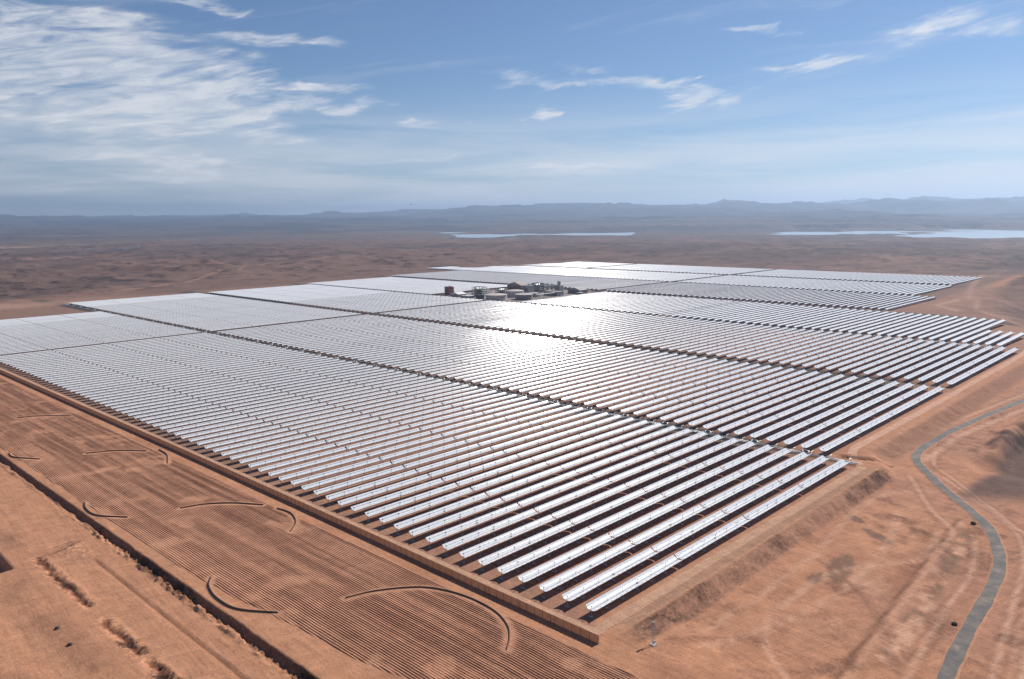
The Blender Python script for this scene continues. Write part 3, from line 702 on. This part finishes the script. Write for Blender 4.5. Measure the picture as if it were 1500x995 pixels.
def stack(lab, u, v, h):
    z0 = float(plain(v)); root = link('chimney', None, loc=(u, v, z0)); tag(root, lab, 'chimney', 'slim chimneys')
    a = MB(); a.tube((0,0,1), (0,0,h), 1.25, 12, 0, 1.0); link('flue', a.mesh('flue', M_grey), root)
    a = MB(); a.box((0,0,.6), (5,5,1.2)); link('plinth', a.mesh('plinth', M_conc), root)
    a = MB(); a.tube((0,0,h-3), (0,0,h-2.7), 2.2, 12); link('platform', a.mesh('platform', M_dkst), root)
stack('left one of the two slim grey chimneys in the power station', 1447, 1316, 27)
stack('right one of the two slim grey chimneys in the power station', 1452, 1302, 27)
# air-cooled condenser
root = link('air_cooler', None, loc=(1560, 1395, float(plain(1395)))); tag(root, 'broad raised grey air cooler on legs behind the glare', 'cooling unit')
a = MB()
for i in range(4):
    for j in range(5): a.box((-24+16*i, -34+17*j, 5), (1.2,1.2,10))
link('steel_frame', a.mesh('steel_frame', M_dkst), root); a = MB(); a.box((0,0,12.5), (52,72,5)); link('casing', a.mesh('casing', M_grey), root)
for i in range(3):
    for j in range(4): a = MB(); a.lathe((0,0,0), [(5.6,0),(5.2,1.6),(4.9,1.6),(4.9,.2),(.01,.2)], 20); link('fan', a.mesh('fan', M_conc), root, (-17+17*i, -26+17.3*j, 15.01))
root = link('flash_tower', None, loc=(1560, 1330, float(plain(1330)))); tag(root, 'stubby stepped grey tower standing above the yard in the glare', 'tower')
a = MB(); a.box((0,0,8), (16,16,16)); link('base_block', a.mesh('base_block', M_grey), root); a = MB(); a.tube((0,0,16), (0,0,27), 4.5, 14); link('drum', a.mesh('drum', M_conc), root)
for i, (u, v, l_) in enumerate(((1390,1445,60),(1440,1260,90))):
    root = link('pipe_rack', None, loc=(u, v, float(plain(v)))); tag(root, ('dark pipe rack behind the pink shed', 'dark pipe rack running right of the brown tank')[i], 'pipe rack', 'pipe racks')
    a = MB(); 
    for k in range(8): a.box((-l_/2+l_*k/7, -2.5, 4), (.5,.5,8)); a.box((-l_/2+l_*k/7, 2.5, 4), (.5,.5,8)); a.box((-l_/2+l_*k/7, 0, 8), (.5,6,.5))
    link('steel_frame', a.mesh('steel_frame', M_dkst), root)
    for j in range(4): a = MB(); a.tube((-l_/2, -2+1.3*j, 8.8), (l_/2, -2+1.3*j, 8.8), .5, 8); link('pipe', a.mesh('pipe', M_pipe), root)
# long low dark wall at the far left corner of the field
a = MB(); a.box((0,0,4), (170,3,8)); 
root = link('retaining_wall', None, loc=(2075, 2345, float(plain(2345)))); tag(root, 'long low dark wall at the far left corner of the mirror field', 'wall'); link('wall_face', a.mesh('wall_face', M_dkst), root)
a = MB(); a.box((0,0,8.2), (171,3.6,.4)); link('coping', a.mesh('coping', M_grey), root)

# ------------------------------------------------------------------ small things
def rock(lab, u, v, s, m, group=None):
    z0 = zg(u, v); import bmesh
    bm = bmesh.new(); bmesh.ops.create_icosphere(bm, subdivisions=2, radius=s)
    for w in bm.verts: w.co *= 1+random.uniform(-.22, .22); w.co.z *= .75
    me = bpy.data.meshes.new('boulder'); bm.to_mesh(me); bm.free(); me.materials.append(m)
    o = link('boulder', me, None, (u, v, z0+s*.35)); tag(o, lab, 'boulder', group)
M_rock = simple('dark rock', (.05,.035,.03), .9, 0, .3, 2.)
rock('dark boulder on the earth verge inside the road bend', 549, 121.5, 1.5, M_rock, 'dark boulders')
rock('dark boulder on the verge left of the asphalt road, low in the photo', 403, 93.5, 1.3, M_rock, 'dark boulders')
for (u, v), l_ in zip(((103.5,405),(102.5,384),(101,338)), ('dark boulder in the brown strip, highest of three at lower left', 'dark boulder in the brown strip, middle of three at lower left', 'dark boulder in the brown strip, lowest of three at lower left')):
    rock(l_, u, v, 1.1, M_rock, 'dark boulders')
# lattice mast with its concrete base
root = link('lattice_mast', None, loc=(281, 184, zg(281, 184)-.1)); tag(root, 'slim pale lattice mast on a small grey base beside the corner of the mirror field', 'mast')
a = MB(); hh = 11.
for sx, sy in ((-1,-1),(1,-1),(1,1),(-1,1)): a.tube((sx*.6, sy*.6, .4), (sx*.22, sy*.22, hh), .07, 5)
for k in range(9):
    t = k/9; w0 = .6-.38*t; z0 = .4+(hh-.4)*t; t2 = (k+1)/9; w1 = .6-.38*t2; z1 = .4+(hh-.4)*t2
    for (ax_, ay), (bx, by) in (((-1,-1),(1,-1)),((1,-1),(1,1)),((1,1),(-1,1)),((-1,1),(-1,-1))): a.tube((ax_*w0, ay*w0, z0), (bx*w1, by*w1, z1), .04, 4)
link('lattice', a.mesh('lattice', mat('mast steel pale', (.55,.53,.5))), root)
a = MB(); a.box((0,0,.25), (2.6,2.6,.7)); a.box((1.6,.4,.6), (1.,.8,1.4)); link('base', a.mesh('base', M_conc), root)
a = MB(); a.box((0,0,hh-.6), (.9,.9,1.4)); a.box((0,0,hh-3.2), (.7,1.3,.5)); link('sensor_box', a.mesh('sensor_box', M_grey), root)
# far settlement
for i in range(14):
    u = 1820+i*22+random.uniform(-30, 30); v = 6100-i*48+random.uniform(-60, 60)
    z0 = zg(u, v); a = MB(); w = random.uniform(14, 30); hh = random.uniform(5, 9)
    root = link('house', None, loc=(u, v, z0-1)); tag(root, 'tiny pale house in the settlement on the far left plain', 'house', 'tiny houses of the far settlement')
    a.box((0,0,hh/2), (w, 14, hh)); link('wall', a.mesh('wall', M_white), root); a = MB(); a.box((0,0,hh+.3), (w+1, 15, .6)); link('roof', a.mesh('roof', M_conc), root)
# bird
bd = MB(); bd.lathe((0,0,0), [(.01,-.5),(.16,-.3),(.2,0),(.12,.35),(.01,.55)], 8)
root = link('bird', None, loc=(300, 370, 197.5)); tag(root, 'tiny dark bird gliding just above the horizon left of centre', 'bird')
me = bd.mesh('body', M_rock); link('body', me, root, rx=R(90))
for s in (-1, 1):
    a = MB(); a.quad([(0,-.15,0),(s*.9,-.1,.25),(s*.9,.1,.25),(0,.2,0)]); a.quad([(s*.9,-.1,.25),(s*1.7,.05,.1),(s*.9,.1,.25)]); a.quad([(0,.2,-.04),(s*.9,.1,.21),(s*.9,-.1,.21),(0,-.15,-.04)])
    link('wing', a.mesh('wing', M_rock), root)

# ------------------------------------------------------------------ water
m, nt, b = new_mat('reservoir water'); setin(b, Roughness=.22); b.inputs['Base Color'].default_value = (.42,.47,.50,1); b.inputs['Specular IOR Level'].default_value = .8
tc = nd(nt, 'ShaderNodeTexCoord'); n1 = nd(nt, 'ShaderNodeTexNoise'); setin(n1, Scale=.02, Detail=4.); nt.links.new(tc.outputs['Object'], n1.inputs['Vector'])
bp = nd(nt, 'ShaderNodeBump'); setin(bp, Strength=.3, Distance=2.); nt.links.new(n1.outputs['Fac'], bp.inputs['Height']); nt.links.new(bp.outputs[0], b.inputs['Normal'])
a = MB(); a.quad([(5000,-2000,-30),(15000,-2000,-30),(15000,6000,-30),(12000,9500,-30),(5000,9500,-30)]); tag(link('water', a.mesh('water', m)), kind='structure')

# ------------------------------------------------------------------ haze
a = MB(); a.box((18000,18000,0), (56000,56000,2)); 
zlo, zhi = -90., 950.
a = MB(); a.box((19000,19000,(zlo+zhi)/2), (55500,55500,zhi-zlo))
m = bpy.data.materials.new('air haze'); m.use_nodes = True; nt = m.node_tree; nt.nodes.clear()
out = nd(nt, 'ShaderNodeOutputMaterial'); pv = nd(nt, 'ShaderNodeVolumePrincipled'); pv.inputs['Color'].default_value = (.56,.74,1.,1); pv.inputs['Density'].default_value = 4.4e-5; pv.inputs['Anisotropy'].default_value = .45
nt.links.new(pv.outputs[0], out.inputs['Volume'])
tag(link('haze', a.mesh('haze', m)), kind='stuff')

# ------------------------------------------------------------------ sun and sky
sl = bpy.data.lights.new('sun', 'SUN'); sl.energy = 5.0; sl.angle = R(.53); sl.color = (1., .955, .89)
so = link('sun', sl); so.rotation_euler = SUN.to_track_quat('Z', 'Y').to_euler()
w = bpy.data.worlds.new('World'); S.world = w; w.use_nodes = True; nt = w.node_tree; nt.nodes.clear(); L = nt.links.new
out = nd(nt, 'ShaderNodeOutputWorld'); bg = nd(nt, 'ShaderNodeBackground'); L(bg.outputs[0], out.inputs[0])
sky = nd(nt, 'ShaderNodeTexSky', sky_type='NISHITA'); sky.sun_disc = False; sky.sun_elevation = math.asin(SUN.z); sky.sun_rotation = math.atan2(SUN.x, SUN.y); sky.altitude = 1200; sky.air_density = 1.; sky.dust_density = .35; sky.ozone_density = 2.2
bg.inputs['Strength'].default_value = .063
tc = nd(nt, 'ShaderNodeTexCoord'); sep = nd(nt, 'ShaderNodeSeparateXYZ'); L(tc.outputs['Generated'], sep.inputs[0])
def M_(op, a_, b_=None, c_=None):
    n = nd(nt, 'ShaderNodeMath', operation=op)
    for i, v in enumerate((a_, b_, c_)):
        if v is None: continue
        if isinstance(v, (int, float)): n.inputs[i].default_value = v
        else: L(v, n.inputs[i])
    return n.outputs[0]
az = M_('MULTIPLY', M_('ARCTAN2', sep.outputs['Y'], sep.outputs['X']), 57.29578)     # compass bearing in degrees
el = M_('MULTIPLY', M_('ARCSINE', sep.outputs['Z']), 57.29578)                        # height above the horizon in degrees
def sstep(x_, a_, b_):
    n = nd(nt, 'ShaderNodeMapRange', interpolation_type='SMOOTHSTEP'); L(x_, n.inputs[0]); n.inputs[1].default_value = a_; n.inputs[2].default_value = b_; return n.outputs[0]
def noise(sx, sy, shear, seed, det=7., dist=.6, rough=.58):
    cb = nd(nt, 'ShaderNodeCombineXYZ'); L(M_('MULTIPLY', az, sx), cb.inputs[0])
    L(M_('ADD', M_('MULTIPLY', el, sy), M_('MULTIPLY', az, shear*sy)), cb.inputs[1]); cb.inputs[2].default_value = seed
    n = nd(nt, 'ShaderNodeTexNoise'); setin(n, Scale=1., Detail=det, Roughness=rough, Distortion=dist); L(cb.outputs[0], n.inputs['Vector']); return n.outputs['Fac']
def blob(a0, e0, sa, se, tiltdeg=0.):
    t = math.tan(R(tiltdeg)); da = M_('SUBTRACT', az, a0); de = M_('SUBTRACT', M_('SUBTRACT', el, e0), M_('MULTIPLY', da, t))
    q = M_('ADD', M_('POWER', M_('DIVIDE', M_('ABSOLUTE', da), sa), 2.), M_('POWER', M_('DIVIDE', M_('ABSOLUTE', de), se), 2.)); return M_('EXPONENT', M_('MULTIPLY', q, -1.))
#CLOUDS
BL = [(73.39, 10.55, 9.29, 1.84, -2.3, 1.1), (67.13, 8.63, 9.2, 1.74, 1.6, 1.1), (68.53, 5.87, 5.94, 0.92, -2.2, 1.0), (73.63, 7.83, 5.38, 1.77, -2.0, 0.9), (59.83, 11.51, 4.14, 0.54, -2.8, 1.1), (58.64, 9.1, 4.44, 0.52, 4.8, 1.15), (56.02, 7.32, 3.43, 0.4, -1.1, 1.1), (62.22, 7.59, 4.3, 0.95, 3.7, 0.9), (70.6, 4.25, 5.0, 0.67, -1.6, 0.9), (60.16, 5.46, 3.54, 0.71, 1.8, 0.85), (73.26, 12.07, 4.28, 0.83, -0.1, 0.9), (50.46, 6.39, 1.33, 0.41, 5.2, 1.1), (46.65, 6.53, 0.67, 0.32, -10.7, 1.0), (41.61, 6.77, 1.05, 0.41, 0.7, 1.1), (30.62, 7.85, 3.62, 0.71, -1.1, 1.25), (32.0, 8.25, 1.83, 0.88, 2.2, 0.6), (23.72, 9.45, 3.14, 0.54, -13.2, 1.15), (22.24, 8.81, 2.47, 0.25, -13.5, 1.1), (38.53, 9.87, 2.82, 0.49, 1.3, 0.95), (38.52, 8.89, 10.74, 0.4, 2.3, 0.75), (26.79, 11.7, 3.23, 0.37, 3.9, 0.95), (16.02, 11.64, 3.31, 0.84, -5.5, 1.0), (12.76, 10.69, 2.08, 0.75, 6.8, 0.8), (12.39, 5.88, 2.09, 0.35, 4.1, 0.95), (17.76, 9.88, 3.44, 0.4, -0.7, 0.6), (65.42, 3.81, 2.51, 0.39, -1.0, 0.9), (58.9, 3.81, 3.15, 0.41, -0.6, 0.8), (50.05, 3.94, 2.86, 0.47, 0.0, 0.8), (39.45, 3.35, 3.84, 0.38, 0.7, 0.9), (73.04, 1.99, 4.07, 0.5, -0.6, 0.7), (48.95, 10.08, 1.41, 0.4, -0.4, 0.7), (64.36, 13.46, 2.06, 0.28, -1.6, 0.9), (66.72, 2.92, 6.16, 0.61, -0.7, 0.7), (46.22, 2.66, 4.35, 0.57, 0.3, 0.6), (20.89, 2.78, 12.23, 0.87, 1.7, 0.5)]
nA = noise(.05, .34, .10, 3.1, 9., 1.1, .6); nB = noise(.17, .8, .12, 9.7, 10., 1.3, .6)
wz = M_('MULTIPLY', M_('SUBTRACT', noise(.16, .5, .1, 71., 4., .5), .5), 9.); we = M_('MULTIPLY', M_('SUBTRACT', noise(.14, .45, .1, 83., 5., .8), .5), 3.4)
az0, el0 = az, el; az = M_('ADD', az, wz); el = M_('ADD', el, we)
tot = None
for a0, e0, sa, se, tl, amt in BL:
    q = M_('MULTIPLY', blob(a0, e0, sa, se, tl), amt); tot = q if tot is None else M_('ADD', tot, q)
az, el = az0, el0
tx = M_('ADD', M_('MULTIPLY', sstep(nA, .28, .72), .75), M_('MULTIPLY', sstep(nB, .3, .7), .75))
fil = sstep(noise(.16, 1.0, .18, 57., 10., 1.6, .66), .30, .70)
dens = M_('MULTIPLY', sstep(M_('MULTIPLY', M_('MINIMUM', tot, 1.2), M_('ADD', tx, .12)), .30, 1.30), M_('ADD', M_('MULTIPLY', fil, .58), .36))
low = M_('MULTIPLY', sstep(noise(.05, .55, 0., 21.), .28, .62), M_('MULTIPLY', sstep(el, 9.5, .3), sstep(el, -3., -.5)))
wisp = M_('MULTIPLY', sstep(noise(.06, .5, .12, 33., 8., 1.2), .52, .85), .22)
cl = M_('MINIMUM', M_('ADD', M_('ADD', M_('MULTIPLY', dens, .92), M_('MULTIPLY', low, .95)), wisp), 1.)
mx = nd(nt, 'ShaderNodeMix', data_type='RGBA'); L(cl, mx.inputs[0])
sk = nd(nt, 'ShaderNodeVectorMath', operation='MULTIPLY'); L(sky.outputs[0], sk.inputs[0]); sk.inputs[1].default_value = (.84, .97, 1.14); L(sk.outputs[0], mx.inputs[6])
mx.inputs[7].default_value = (11.0, 11.2, 11.6, 1)
L(mx.outputs[2], bg.inputs['Color'])

# ------------------------------------------------------------------ camera
cam = bpy.data.cameras.new('camera'); cam.sensor_width = 36; cam.lens = 1159/1500*36; cam.clip_end = 120000; cam.clip_start = 1
co = link('camera', cam)
Rm = Matrix(((.69239941,.11642386,-.71205937),(-.72147008,.10077801,-.68507278),(-.00799889,.98807352,.15377496)))
co.matrix_world = Matrix.Translation((0,0,H)) @ Rm.to_4x4(); S.camera = co
S.view_settings.view_transform = 'Standard'; S.view_settings.look = 'None'; S.view_settings.gamma = 1; S.view_settings.exposure = .2
S.cycles.max_bounces = 6; S.cycles.volume_bounces = 0; S.cycles.sample_clamp_indirect = 6; S.cycles.use_denoising = True
